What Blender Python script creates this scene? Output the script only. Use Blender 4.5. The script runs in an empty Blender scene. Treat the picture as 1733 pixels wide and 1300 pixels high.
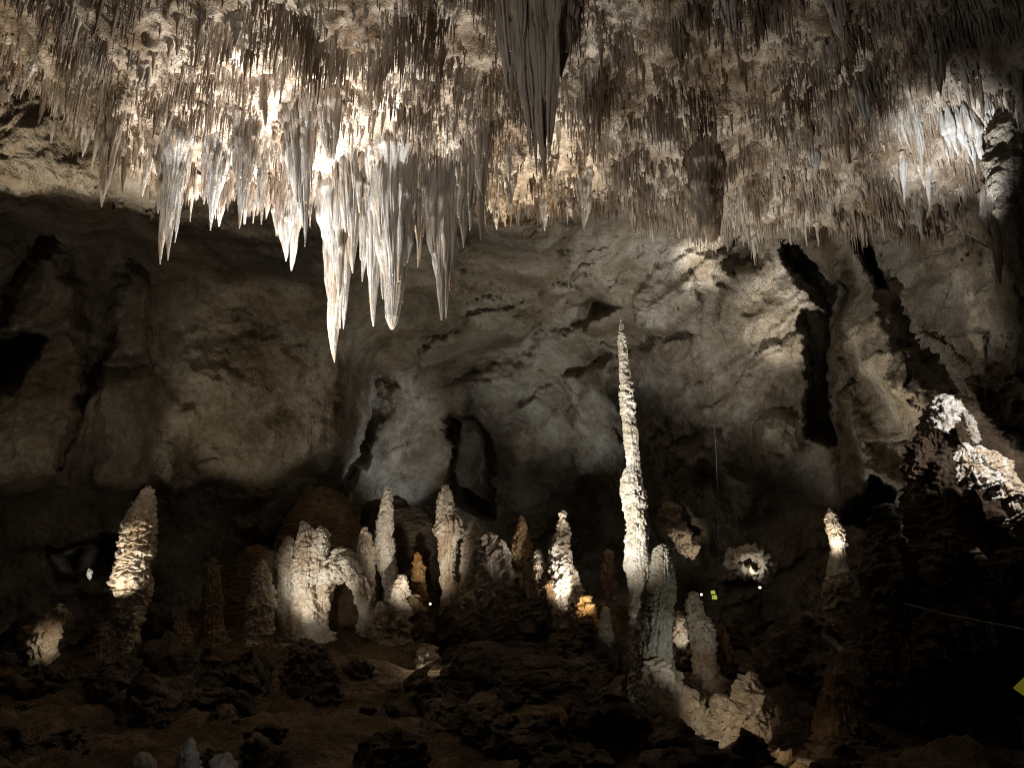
import bpy, math, random
import numpy as np
from mathutils import Vector
random.seed(7); RNG = np.random.default_rng(7)
SC = bpy.context.scene; COL = SC.collection
# ------------------------------------------------------------------ camera
F = 1733*26/36.0; CX, CY = 866.5, 650.0
PITCH = math.radians(15); EYE = np.array([0.0, 0.0, 3.0])
cam = bpy.data.cameras.new('camera'); cam.lens = 26; cam.sensor_width = 36; cam.clip_end = 500; cam.clip_start = .05
camo = bpy.data.objects.new('camera', cam); COL.objects.link(camo)
camo.location = EYE; camo.rotation_euler = (math.pi/2+PITCH, 0, 0); SC.camera = camo
def ray(px, py):
    px = np.asarray(px, float); py = np.asarray(py, float)
    a = (px-CX)/F; b = -(py-CY)/F
    y = math.cos(PITCH)-math.sin(PITCH)*b; z = math.sin(PITCH)+math.cos(PITCH)*b
    return np.stack([a/y, np.ones_like(a), z/y], -1)
def at(px, py, Y):
    return EYE + ray(px, py)*np.asarray(Y, float)[..., None]
def metres(Y):                       # metres per photo pixel at forward distance Y
    return Y/F
# ------------------------------------------------------------------ world + view
w = bpy.data.worlds.new('World'); SC.world = w; w.use_nodes = True
bg = w.node_tree.nodes['Background']; bg.inputs[0].default_value = (0.75, 0.80, 1.0, 1); bg.inputs[1].default_value = 0.006
SC.view_settings.view_transform = 'Standard'; SC.view_settings.look = 'None'
SC.view_settings.exposure = 0; SC.view_settings.gamma = 1
SC.cycles.use_denoising = True; SC.cycles.denoising_prefilter = 'NONE'
SC.cycles.filter_width = 1.1; SC.cycles.max_bounces = 5; SC.cycles.diffuse_bounces = 3; SC.cycles.glossy_bounces = 2
SC.cycles.sample_clamp_indirect = 3.0
# ------------------------------------------------------------------ lamps of the cave's show lighting, plus one added front fill
FY = [-8, 0, 4, 6, 9, 12, 18, 26, 35, 60]; FZ = [1.4, 1.4, 1.35, 1.1, .5, .42, .68, 1.12, 1.7, 3.2]   # the ground's rise
WARM = (1, .86, .66); NEUT = (1, .95, .87); COOL = (.88, .95, 1.0); GOLD = (1, .76, .45)
def spot(name, loc, tgt, watts, deg, blend=.5, col=NEUT, size=.12):
    l = bpy.data.lights.new(name, 'SPOT'); l.energy = watts; l.spot_size = math.radians(deg); l.spot_blend = blend
    l.color = col; l.shadow_soft_size = size
    o = bpy.data.objects.new(name, l); COL.objects.link(o)
    loc = Vector(tuple(loc)); tgt = Vector(tuple(tgt)); loc.z = max(loc.z, float(np.interp(loc.y, FY, FZ))+.55); o.location = loc
    o.rotation_euler = (tgt-loc).to_track_quat('-Z', 'Y').to_euler()
    return o
spot('lamp_chandelier', at(300, 1120, 12.6), at(545, 315, 15), 15500, 46, .9, (1, .98, .97))
spot('lamp_lip_glow', at(520, 1100, 14.7), at(480, 285, 14.7), 11500, 42, 1, (1, .94, .85))
spot('lamp_ceiling', at(640, 1120, 14.2), at(560, 190, 13.2), 7000, 72, 1, (1, .93, .84))
spot('lamp_golden_edge', at(960, 1110, 15.0), at(900, 325, 15.4), 6500, 24, .9, WARM)
spot('lamp_ceiling_east', at(1330, 1150, 14.0), at(1150, 310, 16.4), 4300, 60, 1, (1, .93, .83))
spot('lamp_front_fill', (-1.5, 4.5, 1.7), at(830, 60, 11), 1300, 90, 1, (1, .93, .84), .3)  # fill added from the viewer's side to brighten drapery and near ceiling
spot('lamp_white_cluster', at(1600, 600, 12.2), at(1592, 262, 14.6), 5200, 30, 1, (.95, .98, 1))
spot('lamp_east_wall', at(1250, 1110, 16.0), at(1210, 428, 24.0), 26000, 13, 1, NEUT)
spot('lamp_east_wide', at(1245, 930, 21.0), at(1150, 520, 26.0), 1700, 60, .7, (1, .97, .92))
spot('lamp_east_streak', at(1300, 960, 19.0), at(1312, 575, 25), 9000, 17, 1, NEUT)
spot('lamp_east_far', at(1430, 860, 18.5), at(1530, 470, 20.5), 520, 80, .9, WARM)
spot('lamp_east_foot', at(1400, 960, 19.5), at(1450, 760, 22), 260, 60, .8, NEUT)
spot('lamp_passage', at(880, 880, 31), at(672, 755, 35), 900, 48, .7, COOL)
spot('lamp_passage_side', at(900, 900, 30), at(960, 650, 35), 900, 66, .9, (.95, 1, .99))
spot('lamp_recess', at(940, 960, 22), at(840, 490, 27), 1500, 76, .9, (1, .93, .78))
spot('lamp_alcove', at(330, 960, 22.5), at(455, 650, 28), 540, 52, .5, WARM)
spot('lamp_west_recess', at(130, 1060, 14), at(150, 520, 25), 560, 60, .9, WARM)
spot('lamp_boulder', at(-60, 1050, 11), at(90, 260, 14), 4200, 44, .8, WARM)
spot('lamp_pillar', at(120, 1070, 19.5), at(235, 935, 22), 650, 32, .4, (1, .9, .74))
spot('lamp_arch_group', at(392, 1080, 21.6), at(555, 965, 25.5), 780, 44, .8, (1, .95, .86))
spot('lamp_arch_group_front', at(500, 1110, 18.5), at(560, 985, 25.5), 230, 34, .6, NEUT)
spot('lamp_twin_tips', at(690, 1070, 21.0), at(710, 910, 26.5), 1500, 44, 1, (1, .92, .8))
spot('lamp_dark_cones', at(990, 1030, 22.5), at(880, 920, 25), 420, 50, 1, (1, .93, .82))
spot('lamp_white_cone', at(1024, 1060, 21.2), at(955, 960, 24), 330, 44, .5, NEUT)
spot('lamp_spire', at(700, 1150, 11.2), at(1066, 770, 15), 4300, 48, .9, NEUT)
spot('lamp_spire_low', at(1250, 1150, 12.4), at(1120, 1060, 15.0), 60, 60, .8, (1, 1, .92))
spot('lamp_flowstone', at(1830, 640, 11.9), at(1675, 765, 14.4), 620, 64, .3, (1, .97, .92))
# ------------------------------------------------------------------ noise
def _h(ix, iy, iz, seed):
    n = (ix*374761393 + iy*668265263 + iz*1274126177 + seed*974634521) & 0xffffffff
    n = ((n ^ (n >> 13))*1103515245 + 12345) & 0xffffffff
    n = ((n ^ (n >> 15))*668265263) & 0xffffffff
    return n ^ (n >> 16)
_G = np.array([[1,1,0],[-1,1,0],[1,-1,0],[-1,-1,0],[1,0,1],[-1,0,1],[1,0,-1],[-1,0,-1],[0,1,1],[0,-1,1],[0,1,-1],[0,-1,-1],[1,1,0],[-1,1,0],[0,-1,1],[0,-1,-1]], float)
def noise(p, seed=0):
    p = np.asarray(p, float); i = np.floor(p).astype(np.int64); f = p-i
    u = f*f*f*(f*(f*6-15)+10); out = 0
    for dx in (0, 1):
        wx = u[..., 0] if dx else 1-u[..., 0]
        for dy in (0, 1):
            wy = u[..., 1] if dy else 1-u[..., 1]
            for dz in (0, 1):
                wz = u[..., 2] if dz else 1-u[..., 2]
                g = _G[_h(i[..., 0]+dx, i[..., 1]+dy, i[..., 2]+dz, seed) & 15]
                d = g[..., 0]*(f[..., 0]-dx)+g[..., 1]*(f[..., 1]-dy)+g[..., 2]*(f[..., 2]-dz)
                out = out + wx*wy*wz*d
    return out
def fbm(p, octv=4, seed=0, gain=.5, ridge=False):
    p = np.asarray(p, float); a = 1; s = 0
    for k in range(octv):
        n = noise(p*(2**k)+k*17.3, seed+k)
        s = s + a*((1-2*np.abs(n))-.6 if ridge else n); a *= gain
    return s
def cell(p, seed=0):                 # distance to the nearest of one jittered point per cell
    p = np.asarray(p, float); i = np.floor(p).astype(np.int64); best = np.full(p.shape[:-1], 9.0)
    for dx in (-1, 0, 1):
        for dy in (-1, 0, 1):
            for dz in (-1, 0, 1):
                c = i+np.array([dx, dy, dz]); h = _h(c[..., 0], c[..., 1], c[..., 2], seed)
                q = np.stack([(h & 1023)/1023., ((h >> 10) & 1023)/1023., ((h >> 20) & 1023)/1023.], -1)
                best = np.minimum(best, (((c+q)-p)**2).sum(-1))
    return np.sqrt(best)
def facet(p, seed=0):                # broken-rock facets: each cell is a flat face with its own tilt
    p = np.asarray(p, float); i = np.floor(p).astype(np.int64); best = np.full(p.shape[:-1], 9.0); out = np.zeros(p.shape[:-1])
    for dx in (-1, 0, 1):
        for dy in (-1, 0, 1):
            for dz in (-1, 0, 1):
                c = i+np.array([dx, dy, dz]); h = _h(c[..., 0], c[..., 1], c[..., 2], seed); g = _h(c[..., 0], c[..., 1], c[..., 2], seed+7)
                q = np.stack([(h & 1023)/1023., ((h >> 10) & 1023)/1023., ((h >> 20) & 1023)/1023.], -1)
                e = p-(c+q); d = (e**2).sum(-1)
                v = ((g & 255)/127.5-1)*e[..., 0]+(((g >> 8) & 255)/127.5-1)*e[..., 1]+(((g >> 16) & 255)/127.5-1)*e[..., 2]+(((g >> 24) & 127)/127.-.5)*.6
                k = d < best; best = np.where(k, d, best); out = np.where(k, v, out)
    return out
def smooth(a, b, x):
    t = np.clip((x-a)/(b-a), 0, 1); return t*t*(3-2*t)
# ------------------------------------------------------------------ materials
def rock(name, dark, mid, light, scale=1.0, streak=0.0, streak_col=(.30, .14, .04), bump=.6, fine=1.0, rough=.85, speck=.5, bdist=.08, zs=1.0, pits=-.35):
    m = bpy.data.materials.new(name); m.use_nodes = True; nt = m.node_tree; N = nt.nodes; L = nt.links
    b = N['Principled BSDF']; b.inputs['Roughness'].default_value = rough; b.inputs['Specular IOR Level'].default_value = .25
    geo = N.new('ShaderNodeNewGeometry')
    mz = N.new('ShaderNodeMapping'); mz.inputs['Scale'].default_value = (1, 1, zs); L.new(geo.outputs['Position'], mz.inputs[0])
    def nz(sc, det, ro=.6, vec=None, dist=0):
        n = N.new('ShaderNodeTexNoise'); n.inputs['Scale'].default_value = sc; n.inputs['Detail'].default_value = det
        n.inputs['Roughness'].default_value = ro; n.inputs['Distortion'].default_value = dist
        L.new(vec or mz.outputs[0], n.inputs['Vector']); return n.outputs['Fac']
    def ramp(v, a, c0, bb, c1):
        r = N.new('ShaderNodeValToRGB'); L.new(v, r.inputs[0]); e = r.color_ramp.elements
        e[0].position = a; e[0].color = (*c0, 1); e[1].position = bb; e[1].color = (*c1, 1); return r
    def mix(f, a, c, kind='MIX'):
        x = N.new('ShaderNodeMix'); x.data_type = 'RGBA'; x.blend_type = kind
        if isinstance(f, float): x.inputs[0].default_value = f
        else: L.new(f, x.inputs[0])
        for s, v in ((6, a), (7, c)):
            if isinstance(v, tuple): x.inputs[s].default_value = (*v, 1)
            else: L.new(v, x.inputs[s])
        return x.outputs[2]
    r1 = ramp(nz(.55*scale, 5, .62, dist=.6), .36, dark, .62, light)
    e = r1.color_ramp.elements.new(.5); e.color = (*mid, 1)
    c = r1.outputs[0]
    r2 = ramp(nz(5*scale, 6, .7), .32, (.45, .42, .40), .6, (1.1, 1.08, 1.05))
    c = mix(float(speck), c, r2.outputs[0], 'MULTIPLY')
    mp = N.new('ShaderNodeMapping'); mp.inputs['Scale'].default_value = (1, 1, .07); L.new(geo.outputs['Position'], mp.inputs[0])
    if streak > 0:
        r3 = ramp(nz(4.5*scale, 5, .6, mp.outputs[0]), .50, (0, 0, 0), .66, (1, 1, 1))
        v = N.new('ShaderNodeMath'); v.operation = 'MULTIPLY'; v.inputs[1].default_value = streak; L.new(r3.outputs[0], v.inputs[0])
        c = mix(v.outputs[0], c, tuple(streak_col))
    L.new(c, b.inputs['Base Color'])
    vo = N.new('ShaderNodeTexVoronoi'); vo.inputs['Scale'].default_value = 9*scale*fine; L.new(geo.outputs['Position'], vo.inputs['Vector'])
    h = N.new('ShaderNodeMath'); h.operation = 'MULTIPLY_ADD'; L.new(vo.outputs['Distance'], h.inputs[0]); h.inputs[1].default_value = pits
    n1 = nz(3.2*scale*fine, 9, .72, None); L.new(n1, h.inputs[2])
    bp = N.new('ShaderNodeBump'); bp.inputs['Strength'].default_value = bump; bp.inputs['Distance'].default_value = bdist
    L.new(h.outputs[0], bp.inputs['Height']); L.new(bp.outputs[0], b.inputs['Normal'])
    return m
def plain(name, col, rough=.5, metal=0, emit=None, es=0):
    m = bpy.data.materials.new(name); m.use_nodes = True; nt = m.node_tree; b = nt.nodes['Principled BSDF']
    n = nt.nodes.new('ShaderNodeTexNoise'); n.inputs['Scale'].default_value = 30
    r = nt.nodes.new('ShaderNodeValToRGB'); r.color_ramp.elements[0].color = (*[c*.75 for c in col], 1); r.color_ramp.elements[1].color = (*col, 1)
    nt.links.new(n.outputs['Fac'], r.inputs[0]); nt.links.new(r.outputs[0], b.inputs['Base Color'])
    b.inputs['Roughness'].default_value = rough; b.inputs['Metallic'].default_value = metal
    if emit: b.inputs['Emission Color'].default_value = (*emit, 1); b.inputs['Emission Strength'].default_value = es
    return m
M = dict(
 wall=rock('limestone_wall', (.18, .145, .10), (.33, .285, .22), (.45, .415, .355), .8, bump=1.0, bdist=.12, fine=2.2, speck=.65),
 ceiling=rock('limestone_ceiling', (.17, .12, .078), (.42, .355, .28), (.64, .58, .50), 1.7, streak=.6, streak_col=(.15, .09, .05), bump=.9, bdist=.06, fine=1.6),
 floor=rock('cave_soil', (.09, .06, .035), (.17, .12, .07), (.27, .20, .12), 1.2, bump=1.0, fine=2.5, speck=.9),
 straw=rock('brown_dripstone', (.13, .09, .06), (.35, .285, .225), (.64, .585, .51), 2.2, streak=.6, streak_col=(.14, .08, .045), bump=.5, bdist=.03, zs=.12, speck=.8),
 calcite=rock('white_calcite', (.38, .32, .25), (.60, .575, .53), (.74, .73, .71), 2.4, streak=.9, streak_col=(.34, .22, .12), bump=.9, fine=2, bdist=.05, rough=.95, speck=.35, zs=.12, pits=-.16),
 grey=rock('grey_dripstone', (.28, .22, .17), (.46, .40, .34), (.62, .56, .50), 1.5, streak=.65, streak_col=(.22, .14, .08), bump=.5, bdist=.04, zs=.10, pits=-.12),
 ochre=rock('ochre_dripstone', (.34, .21, .10), (.54, .40, .24), (.66, .56, .42), 1.5, streak=.7, streak_col=(.45, .22, .06), bump=.5, bdist=.04, zs=.10, pits=-.12),
 mite=rock('pale_stalagmite', (.40, .31, .21), (.60, .52, .41), (.72, .66, .57), 1.6, streak=.25, streak_col=(.45, .24, .08), bump=.9, bdist=.06),
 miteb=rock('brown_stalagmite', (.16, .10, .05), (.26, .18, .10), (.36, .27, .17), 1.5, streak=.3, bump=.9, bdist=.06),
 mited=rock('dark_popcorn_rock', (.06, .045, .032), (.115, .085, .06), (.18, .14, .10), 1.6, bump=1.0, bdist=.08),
 column=rock('greenish_grey_dripstone', (.17, .16, .115), (.33, .32, .26), (.46, .45, .39), 1.8, streak=.4, bump=1.0, bdist=.05),
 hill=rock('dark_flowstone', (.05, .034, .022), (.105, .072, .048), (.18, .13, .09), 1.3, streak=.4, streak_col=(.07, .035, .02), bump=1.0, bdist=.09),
 miteo=rock('orange_stalagmite', (.34, .15, .03), (.46, .24, .07), (.55, .36, .16), 1.6, streak=.4, bump=.8, bdist=.05),
 spire=rock('grey_white_spire', (.44, .39, .30), (.64, .60, .52), (.74, .71, .65), 1.8, bump=1.0, bdist=.05, speck=.6),
)
# ------------------------------------------------------------------ mesh + object helpers
def mesh_from(name, V, Fq, mat, tris=None, smooth_shade=True):
    me = bpy.data.meshes.new(name); V = np.asarray(V, np.float32)
    Fq = np.asarray(Fq, np.int32).reshape(-1, 4); nt_ = 0 if tris is None else len(tris)
    idx = Fq.ravel(); tot = np.full(len(Fq), 4, np.int32)
    if nt_: idx = np.concatenate([idx, np.asarray(tris, np.int32).ravel()]); tot = np.concatenate([tot, np.full(nt_, 3, np.int32)])
    me.vertices.add(len(V)); me.vertices.foreach_set('co', V.ravel())
    me.loops.add(len(idx)); me.loops.foreach_set('vertex_index', idx.astype(np.int32))
    me.polygons.add(len(tot)); st = np.concatenate([[0], np.cumsum(tot)[:-1]]).astype(np.int32)
    me.polygons.foreach_set('loop_start', st); me.polygons.foreach_set('loop_total', tot)
    me.polygons.foreach_set('use_smooth', np.full(len(tot), smooth_shade)); me.update(calc_edges=True); me.validate()
    me.materials.append(mat); return me
def link(name, me, parent=None, loc=None):
    o = bpy.data.objects.new(name, me); COL.objects.link(o)
    if parent: o.parent = parent
    if loc is not None: o.location = tuple(loc)
    return o
def tag(o, label, cat, group=None, kind=None):
    if label: o['label'] = label
    if cat: o['category'] = cat
    if group: o['group'] = group
    if kind: o['kind'] = kind
    return o
def empty(name, loc):
    o = bpy.data.objects.new(name, None); COL.objects.link(o); o.location = tuple(loc); return o
def grid_faces(nu, nv, wrap=False):
    i = np.arange(nv-1)[:, None]; j = np.arange(nu if wrap else nu-1)[None, :]; jn = (j+1) % nu
    return np.stack([i*nu+j, i*nu+jn, (i+1)*nu+jn, (i+1)*nu+j], -1).reshape(-1, 4)
def join(parts):
    V = []; Q = []; T = []; n = 0
    for v, q, t in parts:
        V.append(v); Q.append(np.asarray(q)+n); T.append(np.asarray(t).reshape(-1, 3)+n); n += len(v)
    return np.concatenate(V), np.concatenate(Q), np.concatenate(T)
def settle(o, base):                 # put a mesh object's origin at its base without moving it
    base = np.asarray(base, float); me = o.data; n = len(me.vertices); a = np.empty(n*3, np.float32)
    me.vertices.foreach_get('co', a); a = (a.reshape(-1, 3)-base).astype(np.float32); me.vertices.foreach_set('co', a.ravel()); me.update()
    o.location = tuple(base)
# ------------------------------------------------------------------ cave floor
def floor_base(x, y):
    z = np.interp(y, FY, FZ)
    p = np.stack([x, y, np.zeros_like(x)], -1)
    return z + .32*fbm(p*.28, 3, 3)*smooth(5, 9, y)
def floor_z(x, y):
    x = np.asarray(x, float); y = np.asarray(y, float)
    p = np.stack([x, y, np.zeros_like(x)], -1)
    k = smooth(5, 9, y)
    path = np.exp(-((x+1.8-.12*(y-14))/2.6)**2)     # the barer strip of ground between the stalagmites
    lump = np.clip(.55-cell(p*1.1, 11), 0, 1)**1.0*.55 + np.clip(.6-cell(p*2.6, 12), 0, 1)*.22
    return floor_base(x, y) + k*((1-.85*path)*lump + .08*fbm(p*1.3, 4, 5) + .05*fbm(p*5, 4, 6, .7) + .09*np.clip(.5-cell(p*4.5, 13), 0, 1))
xs = np.linspace(-36, 36, 620); ys = np.concatenate([np.linspace(-8, 7, 40), np.linspace(7.05, 30, 460), np.linspace(30.3, 60, 70)])
X, Y = np.meshgrid(xs, ys); Z = floor_z(X, Y)
o = link('cave_floor', mesh_from('cave_floor', np.stack([X, Y, Z], -1).reshape(-1, 3), grid_faces(len(xs), len(ys)), M['floor'])); tag(o, None, None, kind='structure')
# ------------------------------------------------------------------ cave wall: bearing/height grid with real distances
CTRL = []
for py, row in {
 -200: [(-600, 13), (0, 18), (600, 19), (1200, 21), (1733, 14), (2333, 9)],
 200: [(-600, 13), (0, 18), (150, 18), (600, 18.5), (1100, 20), (1450, 20), (1733, 14), (2333, 9)],
 340: [(-600, 14), (0, 18.5), (150, 18.5), (300, 18.8), (600, 19), (900, 19), (1100, 20), (1250, 21.5), (1450, 20.5), (1600, 18), (1733, 15), (2333, 10)],
 420: [(-600, 15), (0, 24), (200, 24), (350, 23.5), (600, 22.5), (900, 23), (1100, 24), (1210, 24), (1300, 25), (1450, 22), (1600, 19), (1733, 15.5), (2333, 10)],
 520: [(-600, 15), (0, 24), (200, 25), (400, 27), (600, 28), (800, 28), (1000, 28), (1150, 26), (1300, 25), (1450, 22), (1600, 19), (1733, 16), (2333, 10)],
 620: [(-600, 15), (0, 24), (200, 25), (450, 28), (560, 29.5), (640, 33), (800, 34.5), (1000, 32.5), (1150, 28), (1300, 25.5), (1450, 22), (1600, 19.5), (1733, 17), (2333, 10)],
 750: [(-600, 15), (0, 24), (200, 25.5), (450, 29), (560, 31), (650, 34.5), (800, 37.5), (1000, 37), (1100, 32), (1200, 27.5), (1300, 26), (1450, 22), (1600, 20), (1733, 18), (2333, 10)],
 900: [(-600, 15), (0, 24.5), (200, 27), (450, 31), (600, 34.5), (800, 39), (1000, 40), (1150, 33), (1300, 27.5), (1450, 22.5), (1600, 20), (1733, 18), (2333, 10)],
 1080: [(-600, 15), (0, 25), (200, 28), (450, 32), (800, 39), (1100, 34), (1300, 28), (1450, 23), (1600, 20), (1733, 18), (2333, 10)],
 1300: [(-600, 15), (0, 25), (450, 32), (800, 39), (1300, 28), (1733, 18), (2333, 10)]}.items():
    CTRL += [(px, py, y) for px, y in row]
CTRL = np.array(CTRL, float)
def _rbf():
    P = CTRL[:, :2]/100; d = np.linalg.norm(P[:, None]-P[None], axis=-1); A = d + np.eye(len(P))*-.02
    n = len(P); K = np.zeros((n+1, n+1)); K[:n, :n] = A; K[:n, n] = 1; K[n, :n] = 1
    return P, np.linalg.solve(K, np.concatenate([CTRL[:, 2], [0]]))
RP, RW = _rbf()
def base_depth(u, v):
    s = np.full(u.shape, RW[-1])
    for k in range(len(RP)): s = s + RW[k]*np.hypot(u/100-RP[k, 0], v/100-RP[k, 1])
    return s
def poly_sd(u, v, pts):              # signed distance to a polygon, negative inside
    pts = np.array(pts, float); d = np.full(u.shape, 1e9); ins = np.zeros(u.shape, bool)
    for a, b in zip(pts, np.roll(pts, -1, 0)):
        e = b-a; t = np.clip(((u-a[0])*e[0]+(v-a[1])*e[1])/(e@e), 0, 1)
        d = np.minimum(d, np.hypot(u-a[0]-t*e[0], v-a[1]-t*e[1]))
        c = ((a[1] > v) != (b[1] > v)); xx = a[0]+(v-a[1])/(e[1] if e[1] else 1e-9)*e[0]; ins ^= c & (u < xx)
    return np.where(ins, -d, d)
FEAT = [  # outline, change of distance, softness: alcoves, ledges, cracks and bosses of the wall
 ([(-700, 60), (250, 60), (290, 300), (262, 362), (180, 338), (100, 326), (40, 345), (0, 328), (-700, 330)], -4.2, 12),
 ([(250, 360), (420, 372), (620, 350), (960, 350), (950, 395), (720, 440), (560, 470), (400, 445), (320, 400)], -1.3, 25),
 ([(240, 480), (430, 470), (640, 500), (650, 625), (590, 650), (520, 592), (400, 585), (285, 598)], -.9, 45),
 ([(300, 610), (510, 592), (585, 655), (618, 720), (600, 762), (420, 835), (300, 850), (330, 700)], -1.4, 50),
 ([(636, 640), (662, 652), (640, 700), (618, 765), (586, 846), (556, 852), (598, 762), (620, 700)], 2.2, 15),
 ([(757, 708), (800, 712), (832, 758), (838, 870), (768, 852)], 6, 12),
 ([(640, 650), (760, 590), (960, 497), (1010, 470), (1030, 520), (900, 600), (800, 640), (700, 668)], 1.3, 18),
 ([(830, 600), (1010, 540), (1180, 470), (1190, 520), (1040, 590), (900, 650)], -.5, 8),
 ([(870, 690), (1000, 615), (1170, 560), (1180, 620), (1030, 690), (930, 740)], -.6, 9),
 ([(1060, 500), (1180, 420), (1230, 440), (1210, 540), (1100, 560)], -.5, 9),
 ([(775, 400), (850, 368), (960, 400), (955, 480), (890, 506), (800, 502), (780, 440)], -1.9, 26),
 ([(760, 552), (960, 486), (985, 505), (870, 588), (700, 640), (716, 598)], -1.2, 9),
 ([(960, 640), (1035, 600), (1040, 800), (980, 820)], -1.6, 20),
 ([(1080, 740), (1180, 760), (1200, 900), (1110, 900)], -1.2, 20),
 ([(1315, 415), (1355, 420), (1422, 490), (1412, 540), (1408, 640), (1418, 765), (1368, 740), (1374, 650), (1358, 530), (1388, 520), (1340, 450)], 5, 9),
 ([(1415, 560), (1440, 600), (1500, 690), (1530, 720), (1530, 800), (1480, 780), (1440, 660)], .7, 20),
 ([(1440, 385), (1468, 395), (1492, 490), (1474, 490), (1455, 420)], 3, 8),
 ([(1230, 395), (1262, 400), (1284, 450), (1250, 462), (1224, 420)], 2.4, 8),
 ([(1440, 880), (1482, 806), (1522, 826), (1510, 920)], 3.5, 8),
 ([(1275, 735), (1300, 712), (1335, 720), (1348, 760), (1320, 795), (1285, 780)], -1.6, 20),
 ([(1410, 540), (1470, 480), (1560, 640), (1620, 700), (1540, 700), (1480, 660)], -1.3, 18),
 ([(1640, 650), (1760, 640), (1760, 735), (1690, 720)], -1.2, 8),
 ([(1660, 740), (1760, 740), (1760, 800), (1700, 790)], -1.2, 8),
 ([(20, 470), (60, 435), (100, 425), (135, 480), (142, 700), (100, 830), (-40, 830), (0, 520)], -1.8, 26),
 ([(190, 470), (215, 445), (240, 480), (246, 610), (180, 610)], -1.2, 16),
 ([(138, 590), (176, 582), (160, 640), (112, 760), (95, 800), (122, 690)], 1.8, 12),
 ([(-40, 560), (60, 580), (30, 660), (-40, 670)], 3, 14),
 ([(170, 640), (260, 620), (330, 700), (300, 830), (160, 830)], -.9, 20),
 ([(80, 930), (230, 915), (230, 990), (90, 1000)], 2.5, 12),
]
us = np.concatenate([np.arange(-600, -40, 14), np.arange(-40, 1780, 3.1), np.arange(1780, 2340, 14)]); vs = np.concatenate([np.arange(-200, 130, 12), np.arange(130, 1080, 3.1), np.arange(1080, 1300, 10)])
U, V = np.meshgrid(us, vs); D = base_depth(U, V)
P0 = at(U, V, D); W = P0*.9
wu = U+17*fbm(P0*.5, 5, 21, .6); wv = V+17*fbm(P0*.5+9, 5, 22, .6)
for pts, dd, soft in FEAT:
    D = D + dd*smooth(soft, -soft, poly_sd(wu, wv, pts))
P = at(U, V, D)
sl = np.stack([P[..., 0]*.85+P[..., 2]*.5, P[..., 1]*.5, P[..., 2]*1.5-P[..., 0]*.85], -1)     # bedding that climbs to the east
sl = sl+.35*np.stack([fbm(P*.7, 3, q) for q in (45, 46, 47)], -1)
east = smooth(-7, 1, P[..., 0])
blk = fbm(P*.15, 2, 31)*1.5 + fbm(P*.40, 2, 33)*.55 + (.06+.26*east)*facet(sl*.30, 34) + (.04+.15*east)*facet(sl*.85, 35) + (.03+.05*east)*facet(sl*2.1, 36) + .11*fbm(P*1.9, 4, 37) + .06*fbm(P*5.5, 3, 38)
D2 = D + blk*smooth(4, 12, D)
P = at(U, V, D2) + (.10*np.stack([fbm(P*1.7, 2, s) for s in (41, 42, 43)], -1))
o = link('cave_wall', mesh_from('cave_wall', P.reshape(-1, 3), grid_faces(len(us), len(vs)), M['wall'])); tag(o, None, None, kind='structure')
WALLP, WU, WV = P, us, vs
def wall_at(px, py): return WALLP[np.argmin(np.abs(vs-py)), np.argmin(np.abs(us-px))]
# ------------------------------------------------------------------ cave ceiling
LIP = np.array([(-600, 150, 11), (-100, 170, 13), (0, 180, 13.4), (100, 190, 13.8), (170, 235, 14), (250, 285, 14.3), (330, 312, 14.6), (480, 326, 15), (560, 328, 15), (700, 328, 15), (860, 346, 15.4), (990, 340, 16), (1100, 366, 17), (1200, 385, 17.6), (1300, 396, 18), (1450, 386, 18), (1600, 385, 16.8), (1733, 430, 14.6), (2333, 520, 10)], float)
LP = at(LIP[:, 0], LIP[:, 1], LIP[:, 2])
def lip(x): return np.interp(x, LP[:, 0], LP[:, 1]), np.interp(x, LP[:, 0], LP[:, 2])
def ceil_smooth(x, y):
    ly, lz = lip(x); d = ly-y
    z = lz + .40*np.clip(d, 0, 6) + .12*np.clip(d-6, 0, 30)
    t = np.clip(-d, 0, None); z = z + 1.5*t**1.15
    for hx, hy, hr in ((9.9, 14.8, .75), (9.0, 15.3, .55), (10.4, 14.2, .6)): z = z + 1.1*np.exp(-(((x-hx)/hr)**2+((y-hy)/hr)**2)**1.5)
    p = np.stack([x, y, np.zeros_like(x)], -1); k = .35+.65*smooth(.2, 2.5, d)
    return z + k*(1.0*fbm(p*.32, 2, 51)) + k*.35*np.abs(fbm(p*.8, 2, 53))*1.2
def ceil_z(x, y):
    p = np.stack([x, y, np.zeros_like(x)], -1); z = ceil_smooth(x, y)
    z = z - .50*np.clip(fbm(p*1.5, 3, 55)-.05, 0, 1) - .16*np.clip(.5-cell(p*3.2, 56), 0, 1)*1.6
    return z + .09*fbm(p*5.5, 3, 57) - .06*np.clip(.5-cell(p*9, 58), 0, 1)
xs = np.linspace(-19, 17.5, 660); tt = np.concatenate([np.linspace(-22, -8.2, 40), np.linspace(-8.15, .6, 300), np.linspace(.63, 3.6, 50)])
X, T = np.meshgrid(xs, tt); Y = lip(X)[0]+T; Z = ceil_z(X, Y)
PC = np.stack([X, Y, Z], -1)
PC[..., 0] += .10*fbm(PC*2.2, 3, 61); PC[..., 1] += .10*fbm(PC*2.2, 3, 62)
o = link('cave_ceiling', mesh_from('cave_ceiling', PC.reshape(-1, 3), grid_faces(len(xs), len(tt))[:, ::-1], M['ceiling'])); tag(o, None, None, kind='structure')
def ceil_hit(px, py):
    r = ray(px, py); t = np.linspace(7, 20, 900); p = EYE+r[None]*t[:, None]
    s = p[:, 2]-ceil_smooth(p[:, 0], p[:, 1]); k = np.argmax(s > 0)
    if s.max() <= 0: return None
    return float(t[k])
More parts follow.
